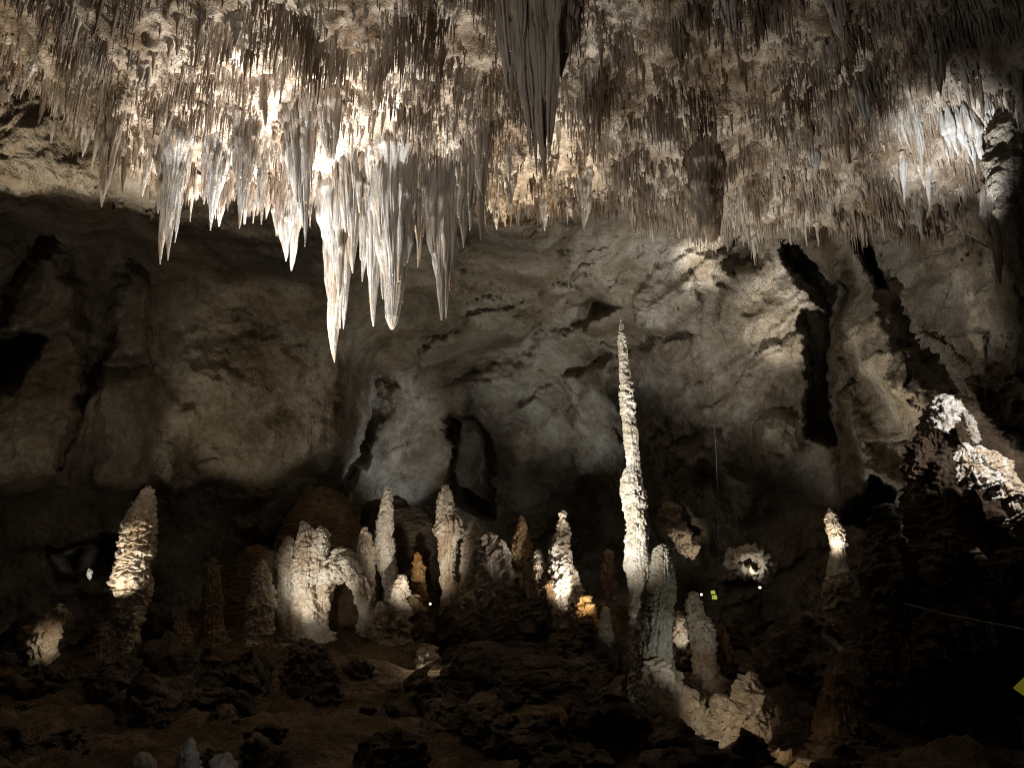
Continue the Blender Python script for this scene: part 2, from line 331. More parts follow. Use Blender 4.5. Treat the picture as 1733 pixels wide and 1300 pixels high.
# ------------------------------------------------------------------ tapered tubes: the body of every dripstone
def tube(path, rad, nseg, disp=None, flat=1.0, seed=0):
    path = np.asarray(path, float); rad = np.asarray(rad, float); n = len(path)
    tg = np.gradient(path, axis=0); tg /= np.linalg.norm(tg, axis=1)[:, None]
    ref = np.array([0, 1.0, 0]); A = []; prev = None
    for t in tg:
        a = (np.cross(ref, t) if prev is None else prev-t*(prev@t)); a = a/max(np.linalg.norm(a), 1e-9); prev = a; A.append(a)
    A = np.array(A); B = np.cross(tg, A)
    th = np.linspace(0, 2*np.pi, nseg, endpoint=False); c, s = np.cos(th), np.sin(th)
    N = A[:, None]*c[None, :, None] + B[:, None]*s[None, :, None]*flat
    sl = np.concatenate([[0], np.cumsum(np.linalg.norm(np.diff(path, axis=0), axis=1))])
    Pb = path[:, None]+N*rad[:, None, None]; R = np.repeat(rad[:, None], nseg, 1)
    if disp is not None:
        R = np.maximum(disp(Pb, R, np.repeat(sl[:, None], nseg, 1), np.stack([np.tile(c, (n, 1)), np.tile(s, (n, 1))], -1)), .15*R)
        Pb = path[:, None]+N*R[..., None]
    Vt = np.concatenate([Pb.reshape(-1, 3), path[:1], path[-1:]]); Q = grid_faces(nseg, n, True)
    j = np.arange(nseg); jn = (j+1) % nseg
    T = np.concatenate([np.stack([np.full(nseg, n*nseg), jn, j], -1), np.stack([np.full(nseg, n*nseg+1), (n-1)*nseg+j, (n-1)*nseg+jn], -1)])
    return Vt, Q, T
def dens(a, n):                      # resample rows of an array to n rows, evenly along its first three columns
    a = np.asarray(a, float); s = np.concatenate([[0], np.cumsum(np.linalg.norm(np.diff(a[:, :3], axis=0), axis=1))]); s /= s[-1]
    t = np.linspace(0, 1, n); return np.stack([np.interp(t, s, a[:, k]) for k in range(a.shape[1])], -1)
def mk_disp(seed, zq=1.0, low=.14, stack=0, seg=.3, flute=0, fk=5, pop=0, ps=.09, fine=.03):
    rg = np.random.default_rng(seed)
    cuts = np.cumsum(rg.lognormal(-.25, .8, 400)*seg); scal = rg.uniform(-1, 1, 401)
    def f(Pb, R, S, CS):
        Rm = float(np.median(R)); q = Pb/max(Rm, .05)*np.array([1, 1, zq]); off = seed*3.7
        r = R*(1+low*1.6*fbm(q*.55+off, 3, seed))
        if stack:
            s = S+seg*1.5*fbm(q*.8+off, 3, seed+3)+seg*.35*fbm(q*2.6+off, 2, seed+4); k = np.searchsorted(cuts, s); lo = np.where(k > 0, cuts[np.maximum(k-1, 0)], 0)
            t = np.clip((s-lo)/(cuts[k]-lo), 0, 1)
            b = np.clip(t*1.25, 0, 1)**.55*np.clip((1-t)*6, 0, 1)**.6
            r = r*(1+stack*(b-.7)*(.7+.5*scal[k])+.35*stack*scal[k])
        if flute:
            g = np.stack([CS[..., 0]*fk, CS[..., 1]*fk, S*(.22 if zq == 1 else .07)/max(Rm, .05)], -1)
            r = r*(1+flute*(fbm(g+off, 3, seed+5, ridge=True))*.9)
        if pop:
            r = r+pop*np.clip(R/.06, 0, 1)*np.clip(.62-cell(Pb/ps+off, seed), 0, 1)*1.5 + pop*.6*np.clip(R/.06, 0, 1)*np.clip(.6-cell(Pb/(ps*.45), seed+1), 0, 1)
        return r + fine*np.clip(R/.06, 0, 1)*fbm(Pb*np.array([7, 7, 7*zq]), 3, seed+9)
    return f
# ------------------------------------------------------------------ stalactites
def strand(x0, y0, x1, y1, hw, Y, seed, pw=.85, root=True, flat=.8, blunt=0, tilt=0):
    m = metres(Y); n = int(np.clip((y1-y0)*.9, 24, 220)); t = np.linspace(0, 1, n)
    px = x0+(x1-x0)*t; py = y0+(y1-y0)*t
    px = px+hw*.16*np.sin(t*5+seed*1.7)*t*(1-t)*4; path = at(px, py, np.full(n, Y)); path[:, 1] = Y+tilt*t
    r = hw*m*((1-t)**pw*(1-blunt)+blunt*np.clip((1-t)*14, 0, 1)**.5)+.006
    r = r*(1+.10*np.sin(t*9+seed)+.10*np.sin(t*23+seed*2.3)*(1-t))
    if not root: r = r*smooth(-.02, .35, t)+.003
    if root:
        r = r*(1+.15*np.exp(-t*9)); k = 10; up = path[0]+np.array([0, 0, 1.0])*np.linspace(max(.6, 2.6*r[0]), .02, k)[:, None]
        path = np.concatenate([up, path]); r = np.concatenate([(1-np.linspace(.96, 0, k)**1.3)**.8*r[0], r])
    return tube(path, r, 96 if hw > 9 else 40, mk_disp(seed, zq=.06, low=.25, flute=.40 if hw > 9 else .25, fk=6.5 if hw > 9 else 3, fine=.014, pop=.004, ps=.05), flat)
HERO_N = 0
def stalactite(label, strands, mat, Y=None, group='large stalactites hanging from the ceiling', dy=0, name='stalactite', **kw):
    global HERO_N; HERO_N += 1
    x0, y0 = strands[0][0], strands[0][1]
    if Y is None:
        Y = ceil_hit(x0, y0)
        Y = (Y if Y else float(np.interp(x0, LIP[:, 0], LIP[:, 2]))) + .05
    if mat == 'calcite' and 440 < x0 < 830: strands = [(*q[:4], q[4]*1.22, *q[5:]) for q in strands]
    Y += dy; rg = np.random.default_rng(HERO_N+100); ps = []
    for i, s in enumerate(strands):
        a = dict(kw); a.update(s[5] if len(s) > 5 else {})
        ps.append(strand(*s[:5], Y+(rg.uniform(-.12, .18) if i else 0), HERO_N*7+i, **a))
        if s[4] > 9:                  # side ribs that give the drapery its pleats and extra tips
            for k in range(4 if s[4] < 16 else 9):
                e = rg.uniform(-.95, .95); ff = rg.uniform(.35, .92)
                g_ = rg.uniform(.02, .4)*ff; ps.append(strand(s[0]+e*s[4]*(1-g_*.5)+(s[2]-s[0])*g_, s[1]+(s[3]-s[1])*g_, s[0]+e*s[4]*.8+(s[2]-s[0])*ff, s[1]+(s[3]-s[1])*ff*(1-.25*abs(e)), s[4]*rg.uniform(.12, .34), Y-metres(Y)*s[4]*.75*math.sqrt(max(0, 1-e*e))*rg.uniform(.7, 1.05), HERO_N*31+k+i*5, pw=.7, root=False))
    Vt, Q, T = join(ps); o = link(name, mesh_from(name, Vt, Q, M[mat], T)); settle(o, at(x0, y0, Y))
    return tag(o, label, 'stalactite', group)
C, G, B, O = 'calcite', 'grey', 'straw', 'ochre'
stalactite('pale two-tipped drapery stalactite at the outer end of the white cluster', [(282, 235, 271, 447, 17), (300, 232, 284, 440, 20), (312, 235, 296, 410, 12)], C)
stalactite('grey stalactite with pale pointed tip hanging before the smooth beige rock', [(186, 175, 172, 350, 19), (203, 180, 180, 300, 13)], G)
stalactite('fluted white stalactite with paired tips beside the orange stained roof', [(366, 232, 356, 390, 17), (380, 240, 366, 352, 12), (352, 240, 345, 345, 8)], C)
stalactite('slim white twin-rod stalactite with a long round-ended tip', [(410, 195, 405, 386, 17), (428, 200, 416, 358, 13)], C)
stalactite('thin white stalactite dripping from orange rock next to twin rods', [(445, 255, 442, 379, 9)], C)
stalactite('broad flat white stalactite with forked tips below rusty stain', [(482, 322, 484, 442, 18), (500, 322, 493, 458, 15)], C, dy=.1)
stalactite('grey tongue stalactite with pale rim above the forked white one', [(505, 185, 513, 385, 22), (522, 200, 516, 417, 8), (492, 200, 488, 310, 14)], C)
stalactite('dark round-topped bell stalactite in shade above the white cluster', [(556, 150, 560, 275, 21, dict(pw=.5)), (545, 155, 547, 245, 11), (570, 157, 566, 260, 11)], G, dy=-.1)
stalactite('small grey stalactite hanging just above the dark bell stalactite', [(562, 60, 562, 134, 8)], G, dy=0)
stalactite('longest needle stalactite, its thin tip lowest of the white cluster', [(570, 325, 566, 613, 23, dict(pw=.8)), (556, 360, 562, 548, 11), (588, 350, 581, 556, 13)], C, dy=-.15)
stalactite('bright pleated white curtain stalactite behind the longest needle', [(592, 240, 597, 462, 20), (580, 262, 572, 420, 12)], C, dy=.25)
stalactite('brilliant white fluted stalactite with brown thin tip beside the wide curtain', [(624, 262, 613, 476, 17), (636, 275, 632, 552, 18, dict(pw=.75))], C, dy=.1)
stalactite('widest pleated curtain stalactite with blunt cut-off tip', [(668, 255, 663, 558, 27, dict(blunt=.25, pw=.8)), (650, 262, 648, 506, 15), (690, 268, 681, 512, 15)], C, dy=-.2)
stalactite('brown and white pointed stalactite between two wide curtains', [(712, 285, 707, 452, 15), (722, 290, 716, 400, 10)], C)
stalactite('pinkish grey pleated curtain stalactite with two close tips and orange stripe', [(742, 282, 747, 542, 20, dict(pw=.75)), (764, 282, 755, 538, 15), (726, 300, 738, 470, 10)], C, dy=-.1)
stalactite('grey white stalactite with ragged end at the end of the curtain row', [(794, 240, 784, 418, 16), (806, 245, 795, 390, 10)], C)
stalactite('lilac grey stalactite with fine needle tip over the dark recess', [(818, 215, 814, 405, 13)], G)
stalactite('huge dark brown hanging drapery with many folds, tip above golden roof', [(905, -40, 922, 300, 26, dict(pw=.8)), (872, -40, 897, 262, 18), (937, -20, 928, 270, 20), (848, -30, 868, 205, 17), (890, -30, 908, 285, 14)], G, dy=-.35, name='hanging_drapery')
stalactite('grey cone stalactite with thin tail beside the huge dark drapery', [(955, 0, 950, 132, 22)], G, dy=-.3)
stalactite('cream pointed stalactite at the end of the golden lit roof edge', [(987, 292, 989, 390, 14), (994, 290, 992, 350, 8)], C)
stalactite('small cream stalactite under the tip of the dark drapery', [(921, 320, 922, 390, 11)], C)
stalactite('bright white finger stalactite before the golden rock', [(861, 245, 862, 312, 7)], C)
stalactite('orange needle stalactite hanging from the golden rock', [(863, 300, 864, 382, 7)], O)
stalactite('small orange cone stalactite near the golden roof edge', [(835, 305, 836, 375, 6)], O)
stalactite('yellow brown bearded stalactite with round head above the lit wall', [(1195, 270, 1205, 412, 28, dict(pw=.5)), (1180, 285, 1185, 405, 14), (1212, 290, 1218, 400, 12)], B, dy=-.2)
stalactite('squat brown stalactite tucked beside the round-headed brown one', [(1150, 312, 1156, 388, 15), (1165, 312, 1168, 370, 9)], B)
stalactite('grey leaf-shaped stalactite at the top of the view beside a thin one', [(1406, -30, 1425, 68, 22)], G)
stalactite('little grey leaf stalactite below the tip of a bigger leaf-shaped one', [(1432, 40, 1433, 84, 8)], G)
stalactite('pale smooth stalactite high above the white fluted one', [(1582, 70, 1593, 162, 16)], G)
stalactite('grey white stalactite streaked with lines near two brown knobs', [(1452, 125, 1471, 224, 19)], C)
stalactite('brilliant white fluted stalactite in a dark hollow', [(1545, 176, 1562, 308, 11), (1530, 180, 1553, 290, 9), (1520, 188, 1543, 258, 8), (1556, 186, 1562, 272, 7), (1512, 205, 1528, 248, 5)], C, dy=-.25)
stalactite('brilliant white ragged curtain beside the dark hanging rock', [(1636, 212, 1652, 293, 10), (1622, 214, 1640, 276, 9), (1608, 212, 1622, 262, 8), (1650, 222, 1667, 286, 9), (1662, 232, 1676, 276, 7), (1598, 222, 1610, 250, 5)], C, dy=-.25)
stalactite('white spear stalactite below the dark hollow', [(1529, 265, 1530, 346, 8)], C)
stalactite('cream needle stalactite hanging beside the white spear', [(1570, 285, 1574, 357, 7)], C)
stalactite('pale small stalactite at the foot of the ceiling near the hanging rock', [(1612, 330, 1617, 378, 9)], G)
stalactite('bright bent white stalactite touching the dark hanging rock', [(1675, 190, 1690, 260, 10)], C, dy=-.3)
stalactite('narrow pale stalactite with round head hanging from tan rock', [(1333, 185, 1341, 242, 11)], G)
stalactite('small brown stalactite with dark round head from tan rock', [(1369, 200, 1375, 246, 10)], B)
stalactite('white tufted stalactite just under the brown knob', [(1375, 240, 1382, 300, 13)], C)
stalactite('pale grey stump stalactite cut by the edge of the view', [(4, 130, -2, 205, 17)], G)
stalactite('streaked grey stalactite hanging in shade high on the ceiling', [(1232, -20, 1241, 82, 19)], G)
stalactite('dim brown stalactite high on the ceiling beside a streaked grey one', [(1145, 40, 1153, 118, 18)], B)
stalactite('thin pale stalactite behind the dark bell stalactite', [(520, 150, 518, 215, 8)], C)
stalactite('grey blade stalactite between bright patches of ceiling', [(449, 120, 449, 215, 12)], G)
stalactite('grey paired stalactite above the wide pleated curtain', [(685, 195, 684, 250, 11), (712, 185, 716, 248, 13)], G)
stalactite('grey brown stalactite hanging before the golden roof', [(812, 205, 815, 330, 16)], G)
stalactite('small white stalactite at the top edge beside the huge drapery', [(824, -20, 822, 30, 11)], C)
stalactite('pale leaning stalactite between the ceiling and dark hanging rock', [(1683, 360, 1693, 482, 17), (1672, 350, 1682, 430, 10)], G, dy=-.5)
stalactite('white stalactite on the dark edge of the hanging rock', [(1712, 335, 1717, 375, 8)], C, dy=-1)
# a dark mass of rock that hangs from the ceiling near the edge of the view
hp = [(1722, 120, 14, 30), (1718, 200, 14, 34), (1712, 260, 14, 40), (1715, 330, 13.8, 38), (1728, 390, 13.8, 32), (1735, 440, 13.8, 24), (1742, 500, 13.8, 8)]
a = np.array([[*at(x, y, d), r*metres(d)] for x, y, d, r in hp]); a = dens(a, 160)
Vt, Q, T = tube(a[:, :3], a[:, 3], 90, mk_disp(900, low=.35, flute=.12, stack=.10, seg=.3, pop=.05, ps=.16, fine=.04), .9)
o = link('hanging_rock', mesh_from('hanging_rock', Vt, Q, M['wall'], T)); settle(o, a[0, :3]); tag(o, 'dark lumpy brown rock hanging from the ceiling past the white ragged curtain', 'rock')
# medium stalactites: individual copies of a few shapes
protos = []
for k in range(14):
    n = 26; t = np.linspace(0, 1, n); r = .11*((1-t)**(.6+.05*(k % 5)))*(1+.15*np.sin(7*t+k))+.004
    path = np.stack([.03*np.sin(3*t+k), .03*np.cos(2*t+k)*t, -t], -1)
    ps = [tube(path, r, 18, mk_disp(300+k, low=.2, flute=.35, fk=2.5, fine=.004))]
    for q in range(k % 4):
        L_ = .35+.5*random.random(); a_ = random.random()*6.28
        ps.append(tube(path*np.array([1, 1, L_])+np.array([math.cos(a_)*.09, math.sin(a_)*.09, 0]), r*.55, 14, mk_disp(330+k*4+q, low=.2, flute=.3, fk=2, fine=.004)))
    Vt, Q, T = join(ps); protos.append([mesh_from('stalactite', Vt, Q, M[m_], T) for m_ in ('straw', 'grey', 'calcite', 'ochre')])
ZONES = [  # bearing range, label shared by stalactites nothing tells apart
 (-60, 330, 'short brown stalactite among many over the smooth beige rock', 'brown stalactites over the beige rock'),
 (330, 620, 'short brown stalactite among many above the white cluster', 'brown stalactites above the white cluster'),
 (620, 840, 'short brown stalactite among many before the huge dark drapery', 'brown stalactites beside the drapery'),
 (840, 1120, 'short tan stalactite among many above the golden roof edge', 'tan stalactites above the golden edge'),
 (1120, 1420, 'short tan stalactite among many on the roof above the lit wall', 'tan stalactites above the lit wall'),
 (1420, 1800, 'short pale stalactite among many around the white ragged curtain', 'pale stalactites around the ragged curtain')]
cnt = 0; tries = 0
while cnt < 236 and tries < 6000:
    tries += 1
    px = random.uniform(-30, 1720); lp = np.interp(px, LIP[:, 0], LIP[:, 1]); py = lp-abs(random.gauss(0, .45))*lp-4
    if py < -20: continue
    if 255 < px < 800 and random.random() < .35: continue
    Y = ceil_hit(px, py)
    if not Y: continue
    p = at(px, py, Y); L_ = random.uniform(.25, .8)*(1.2 if py > lp-60 else .85); wd = random.uniform(.4, 1.0)
    near = py > lp-70
    v = random.choices((0, 1, 2), (5, 3, 5 if near else 1))[0]
    if 815 < px < 975 and near and random.random() < .7: v = 3
    o = link('stalactite', protos[random.randrange(14)][v]); o.location = (p[0], p[1], ceil_z(p[0:1], p[1:2])[0]+.10)
    o.scale = (wd, wd*.9, L_+.1); o.rotation_euler = (0, 0, random.uniform(0, 6.28))
    z = [q for q in ZONES if q[0] <= px < q[1]][0]; tag(o, z[2], 'stalactite', z[3]); cnt += 1
# countless straws and stubs: one mass
def cones(n, seed, lo, hi, rad, lipband=False):
    rg = np.random.default_rng(seed); parts_v = []
    out = 0; P_, L_, R_ = [], [], []
    while out < n:
        k = n*2; x = rg.uniform(-15, 16, k)
        ly = lip(x)[0]; y = ly-np.abs(rg.normal(0, .28, k))+.15 if lipband else ly-rg.uniform(-.2, 7.6, k)
        ok = (np.abs(x) < .78*y+1.2); p = np.stack([x, y, 0*x], -1)
        d = fbm(p*.9, 3, seed+1)+.6*fbm(p*3, 2, seed+2); ok &= d > rg.uniform(-.4, .4, k)
        if lipband: ok &= rg.uniform(0, 1, k) > smooth(3.2, 7, x)*.8
        x, y, d = x[ok], y[ok], d[ok]; P_.append(np.stack([x, y, ceil_z(x, y)+.05], -1))
        q = rg.uniform(0, 1, len(x))**1.6; L_.append((lo+(hi-lo)*q)*(1+1.3*np.clip(d, -.5, 1))*rg.uniform(.5, 1.25, len(x))); R_.append(rad*(.55+.9*rg.uniform(0, 1, len(x)))*(1+.7*q)); out += len(x)
    Pt = np.concatenate(P_)[:n]; Ln = np.concatenate(L_)[:n]; Rd = np.concatenate(R_)[:n]
    ns, nr = 6, 5; th = np.arange(ns)/ns*2*np.pi; t = np.array([0, .22, .5, .8, 1.0]); pr = np.array([1.6, 1.0, .75, .45, .06])
    wob = rg.normal(0, .12, (n, nr, ns))
    blunt = np.where(rg.uniform(0, 1, n) < .35, rg.uniform(.2, .7, n), 0.05); prr = np.repeat(pr[None], n, 0)*rg.uniform(.7, 1.4, (n, nr)); prr[:, -1] = np.minimum(blunt, prr[:, -2])
    rr = Rd[:, None, None]*prr[..., None]*(1+1.5*wob)
    lean = rg.normal(0, .03, (n, 2))
    X = Pt[:, 0, None, None]+rr*np.cos(th)+lean[:, 0, None, None]*(Ln[:, None]*t)[..., None]
    Y = Pt[:, 1, None, None]+rr*np.sin(th)+lean[:, 1, None, None]*(Ln[:, None]*t)[..., None]
    Z = np.broadcast_to((Pt[:, 2, None]-Ln[:, None]*t)[..., None], X.shape)
    V = np.stack([X, Y, Z], -1).reshape(-1, 3); f = grid_faces(ns, nr, True)
    Q = (f[None]+(np.arange(n)*ns*nr)[:, None, None]).reshape(-1, 4)
    return V, Q
parts_ = [cones(33000, 71, .06, .44, .0112), cones(1300, 72, .12, .58, .028), cones(2600, 73, .06, .40, .016, True), cones(420, 74, .15, .6, .04, True)]
V = np.concatenate([p[0] for p in parts_]); n0 = 0; Q = []
for v, q in parts_: Q.append(q+n0); n0 += len(v)
o = link('soda_straw_stalactites', mesh_from('soda_straw_stalactites', V, np.concatenate(Q), M['straw']))
tag(o, 'countless thin brown soda straw stalactites covering the ceiling', 'stalactites', kind='stuff')
# ------------------------------------------------------------------ stalagmites
MN = 0
def body(rows, Y, seed, nseg=110, foot=True, flat=1.0, **d):
    """rows: (height in the view, one side, other side) of the outline at forward distance Y; gives a round body of that size."""
    m = metres(Y); a = np.array([[*at((l+r)/2, y, Y), (r-l)/2*m] for y, l, r in rows])
    if foot:
        b = a[-1]; zf = float(floor_z(b[0:1], b[1:2])[0])-.35
        if b[2] > zf: a = np.concatenate([a, [[b[0], b[1], .5*(zf+.25)+.5*min(b[2], zf+.6), b[3]*1.15], [b[0], b[1], zf, b[3]*1.6]]])
    tip = a[0].copy(); tip[2] += a[0, 3]*.5; tip[3] = .008; a = np.concatenate([[tip], a])
    n = int(np.clip((rows[-1][0]-rows[0][0])*1.3, 60, 520)); a = dens(a, n)
    k = np.ones(5)/5; a[2:-2, 3] = np.convolve(a[:, 3], k, 'valid'); a[2:-2, 0] = np.convolve(a[:, 0], k, 'valid')
    return tube(a[:, :3], a[:, 3], nseg, mk_disp(seed, **d), flat)
def crust(V, ps, amp):                # pushes a crusted surface about in all directions
    amp = amp*min(1, max(.12, float(np.ptp(V[:, 0]))/1.6))
    return V + amp*.9*np.stack([fbm(V/(ps*2.6)+q*5.1, 4, 70+q, .6) for q in range(3)], -1)
def stalagmite(label, shapes, Y, mat, name='stalagmite', cat='stalagmite', group='stalagmites on the cave floor', foot=True, **d):
    global MN; MN += 1; ps = []; kf = max(1, Y/17)
    for q_ in ('seg', 'pop', 'ps', 'fine'):
        if q_ in d: d[q_] = d[q_]*kf
    if 'stack' in d: d['stack'] *= 1.25
    for i, rows in enumerate(shapes):
        ps.append(body(rows, Y-.05*i, 1000+MN*13+i, foot=foot, **d))
    Vt, Q, T = join(ps)
    if d.get('pop', 0) > .08: Vt = crust(Vt, d['ps'], d['pop'])
    o = link(name, mesh_from(name, Vt, Q, M[mat], T)); r = shapes[0][-1]
    b = at((r[1]+r[2])/2, r[0], Y); settle(o, b); return tag(o, label, cat, group)
STK = dict(low=.16, stack=.30, seg=.20, flute=.10, fk=4, fine=.05, pop=.05, ps=.10)
POP = dict(low=.25, pop=.11, ps=.15, fine=.06, stack=.10, seg=.4)
FLU = dict(low=.16, flute=.24, fk=5, stack=.16, seg=.4, fine=.05, pop=.04, ps=.1)
stalagmite('leaning pillar of stacked plates lit bright on one side, standing alone', [[(823, 246, 250), (832, 240, 258), (850, 232, 262), (870, 222, 261), (890, 214, 260), (905, 213, 258), (920, 207, 258), (940, 204, 255), (955, 203, 252), (975, 198, 252), (1000, 195, 248), (1025, 193, 241), (1050, 192, 234), (1065, 192, 229), (1100, 187, 232), (1130, 180, 240)]], 22, 'mite', **STK)
stalagmite('thin knobbly coral ridge clinging to the foot of the leaning pillar', [[(1028, 233, 239), (1050, 228, 238), (1075, 222, 229), (1095, 219, 226), (1110, 216, 228)]], 21.6, 'mite', name='coral_ridge', **POP)
stalagmite('coral-covered crooked knob stalagmite in a small pool of light', [[(1024, 96, 105), (1045, 89, 106), (1065, 62, 98), (1085, 54, 92), (1110, 58, 88), (1130, 50, 72), (1160, 35, 62)]], 20, 'mite', **POP)
stalagmite('grey rounded stump beside the crooked coral knob', [[(1062, 42, 58), (1080, 38, 62), (1110, 40, 66), (1150, 36, 72)]], 20.4, 'miteb', **POP)
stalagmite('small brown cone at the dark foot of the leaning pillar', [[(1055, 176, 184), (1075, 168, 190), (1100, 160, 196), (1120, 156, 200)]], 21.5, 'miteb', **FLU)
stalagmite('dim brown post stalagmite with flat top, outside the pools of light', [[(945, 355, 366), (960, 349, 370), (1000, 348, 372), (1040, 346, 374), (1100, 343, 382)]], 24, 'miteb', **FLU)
stalagmite('white ringed stalagmite with orange foot', [[(948, 441, 446), (965, 433, 456), (990, 428, 461), (1020, 424, 463), (1050, 421, 460), (1078, 419, 458)]], 25, 'mite', **STK)
stalagmite('grey white stalagmite pressed against the twin-topped block', [[(910, 481, 494), (930, 473, 500), (960, 470, 500), (1000, 471, 498), (1035, 474, 496), (1075, 470, 500)]], 25.8, 'mite', **FLU)
stalagmite('broad pale twin-topped block stalagmite beside the natural arch', [[(883, 508, 516), (900, 504, 530), (930, 502, 538), (970, 498, 542), (1020, 492, 542), (1055, 489, 545), (1085, 486, 555)], [(892, 538, 547), (905, 530, 555), (925, 526, 557), (945, 524, 554), (985, 520, 550), (1060, 515, 545)]], 25.6, 'mite', low=.10, stack=.12, seg=.5, flute=.10, fine=.05, pop=.03, ps=.14)
stalagmite('plated white column standing against the leg of the natural arch', [[(998, 520, 538), (1020, 514, 541), (1045, 514, 545), (1070, 512, 550), (1090, 500, 570)]], 24.9, 'mite', low=.1, stack=.3, seg=.13, fine=.03, pop=.04, ps=.1)
stalagmite('dim narrow grey spike just past the shaggy grey stalagmite', [[(930, 868, 872), (950, 862, 876), (1000, 858, 880), (1070, 854, 886)]], 26.2, 'grey', **FLU)
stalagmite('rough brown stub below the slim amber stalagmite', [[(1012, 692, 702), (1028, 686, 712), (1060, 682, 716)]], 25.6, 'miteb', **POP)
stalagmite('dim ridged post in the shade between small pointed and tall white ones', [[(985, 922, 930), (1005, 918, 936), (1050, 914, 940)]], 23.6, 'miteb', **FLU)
stalagmite('low tan knob in front of the tall knobbed stalagmite', [[(1020, 640, 648), (1035, 632, 656), (1065, 628, 660)]], 25.2, 'mite', **FLU)
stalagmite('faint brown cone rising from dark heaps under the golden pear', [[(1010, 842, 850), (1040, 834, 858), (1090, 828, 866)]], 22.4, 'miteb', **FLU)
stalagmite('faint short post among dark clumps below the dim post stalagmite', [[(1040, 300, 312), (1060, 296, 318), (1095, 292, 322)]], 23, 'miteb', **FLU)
# natural arch
ap = [(543, 1095, 14), (543, 1060, 11), (544, 1030, 11), (548, 1000, 13), (561, 974, 17), (580, 962, 19), (598, 973, 15), (608, 1000, 10), (617, 1030, 8), (627, 1060, 9), (638, 1085, 12), (648, 1100, 18)]
a = np.array([[*at(x, y, 25), r*metres(25)] for x, y, r in ap]); a = dens(a, 260)
a1 = tube(a[:, :3], a[:, 3], 64, mk_disp(501, low=.2, flute=.12, pop=.07, ps=.13, fine=.05))
a2 = body([(930, 568, 585), (945, 556, 600), (965, 550, 606), (985, 556, 604)], 25.3, 502, foot=False, **POP)
a3 = tube(*(lambda q: (q[:, :3], q[:, 3]))(dens(np.array([[*at(x, y, 24.9), r*metres(25)] for x, y, r in [(618, 1040, 6), (630, 1068, 8), (644, 1090, 9), (662, 1101, 8)]]), 60)), 40, mk_disp(503, low=.2, pop=.05, fine=.04))
Vt, Q, T = join([a1, a2, a3]); o = link('natural_arch', mesh_from('natural_arch', Vt, Q, M['mite'], T)); settle(o, a[0, :3]); tag(o, 'pale crusted rock arch with a dark opening under it', 'rock arch')
stalagmite('pointed bud-shaped stalagmite rising behind the natural arch', [[(892, 615, 620), (905, 608, 628), (930, 605, 632), (960, 604, 633), (1000, 606, 633), (1040, 608, 632), (1075, 602, 634)]], 26, 'mite', low=.1, flute=.15, stack=.14, seg=.6, fine=.04)
stalagmite('tall knobbed stalagmite with a pinched waist behind the natural arch', [[(824, 652, 659), (845, 645, 664), (870, 640, 666), (890, 635, 666), (910, 634, 664), (940, 634, 668), (965, 644, 670), (990, 649, 672), (1010, 650, 669), (1060, 645, 674)]], 27, 'mite', low=.14, stack=.24, seg=.5, flute=.08, fine=.03)
stalagmite('short crusty white stalagmite at the foot of the knobbed one', [[(974, 676, 684), (990, 668, 688), (1010, 664, 689), (1040, 665, 690), (1065, 667, 692)]], 25, 'mite', **POP)
stalagmite('slim amber glowing stalagmite in the dark gap', [[(935, 704, 709), (960, 700, 717), (1000, 698, 721), (1045, 695, 724)]], 28, 'miteo', **FLU)
stalagmite('thick fluted stalagmite with a mushroom collar and blunt tip', [[(822, 749, 759), (840, 742, 765), (860, 739, 769), (876, 738, 771), (890, 733, 784), (904, 734, 785), (916, 742, 775), (950, 745, 770), (970, 747, 769), (985, 747, 772), (1005, 749, 780), (1060, 744, 778)]], 26, 'mite', low=.08, stack=.12, seg=.7, flute=.26, fk=4, fine=.03, pop=.02)
stalagmite('shaggy grey stalagmite next to the mushroom collared one', [[(886, 796, 811), (905, 790, 814), (930, 783, 812), (960, 780, 808), (975, 784, 806), (1000, 780, 802), (1060, 774, 810)]], 25.6, 'mite', low=.12, stack=.22, seg=.6, pop=.06, ps=.12)
stalagmite('dark clump of fused knobby stalagmites in the middle of the row', [[(904, 822, 832), (918, 815, 838), (960, 811, 845), (1020, 806, 850), (1080, 798, 855)], [(915, 842, 851), (935, 836, 859), (980, 832, 866), (1080, 826, 872)]], 25, 'grey', **POP)
stalagmite('golden brown pear-shaped stalagmite with a constricted neck', [[(874, 879, 885), (890, 874, 893), (920, 866, 899), (945, 862, 901), (958, 867, 899), (970, 873, 890), (1000, 868, 894), (1060, 864, 902)]], 25.4, 'ochre', low=.12, stack=.16, seg=.5, fine=.03)
stalagmite('smooth grey stalagmite with a bulging lower end', [[(955, 886, 896), (985, 886, 905), (1010, 884, 908), (1050, 885, 913), (1085, 888, 914), (1120, 880, 922)]], 23, 'grey', low=.10, stack=.14, seg=.5, flute=.1)
stalagmite('small pointed stalagmite between golden pear and tall white cone', [[(932, 907, 914), (955, 901, 920), (980, 903, 924), (1010, 906, 926), (1060, 902, 932)]], 24.5, 'mite', **FLU)
stalagmite('tall white frosted cone stalagmite with a small side spur', [[(867, 950, 956), (885, 946, 961), (910, 940, 964), (935, 933, 964), (970, 930, 968), (1000, 932, 973), (1030, 936, 980), (1055, 940, 984), (1095, 930, 988)], [(960, 962, 970), (990, 966, 980), (1020, 970, 986), (1055, 972, 988)]], 24, 'mite', low=.1, stack=.1, seg=.3, pop=.06, ps=.1, fine=.04)
stalagmite('low orange-footed knob beside the tall white cone', [[(1010, 989, 998), (1030, 984, 1004), (1055, 979, 1012)]], 23, 'miteo', **POP)
stalagmite('pale bent post stalagmite leaning beside the giant spire', [[(1030, 1019, 1031), (1060, 1014, 1036), (1090, 1015, 1039), (1110, 1026, 1046), (1140, 1030, 1048)]], 20, 'mite', low=.2, stack=.1, seg=.4, fine=.03)
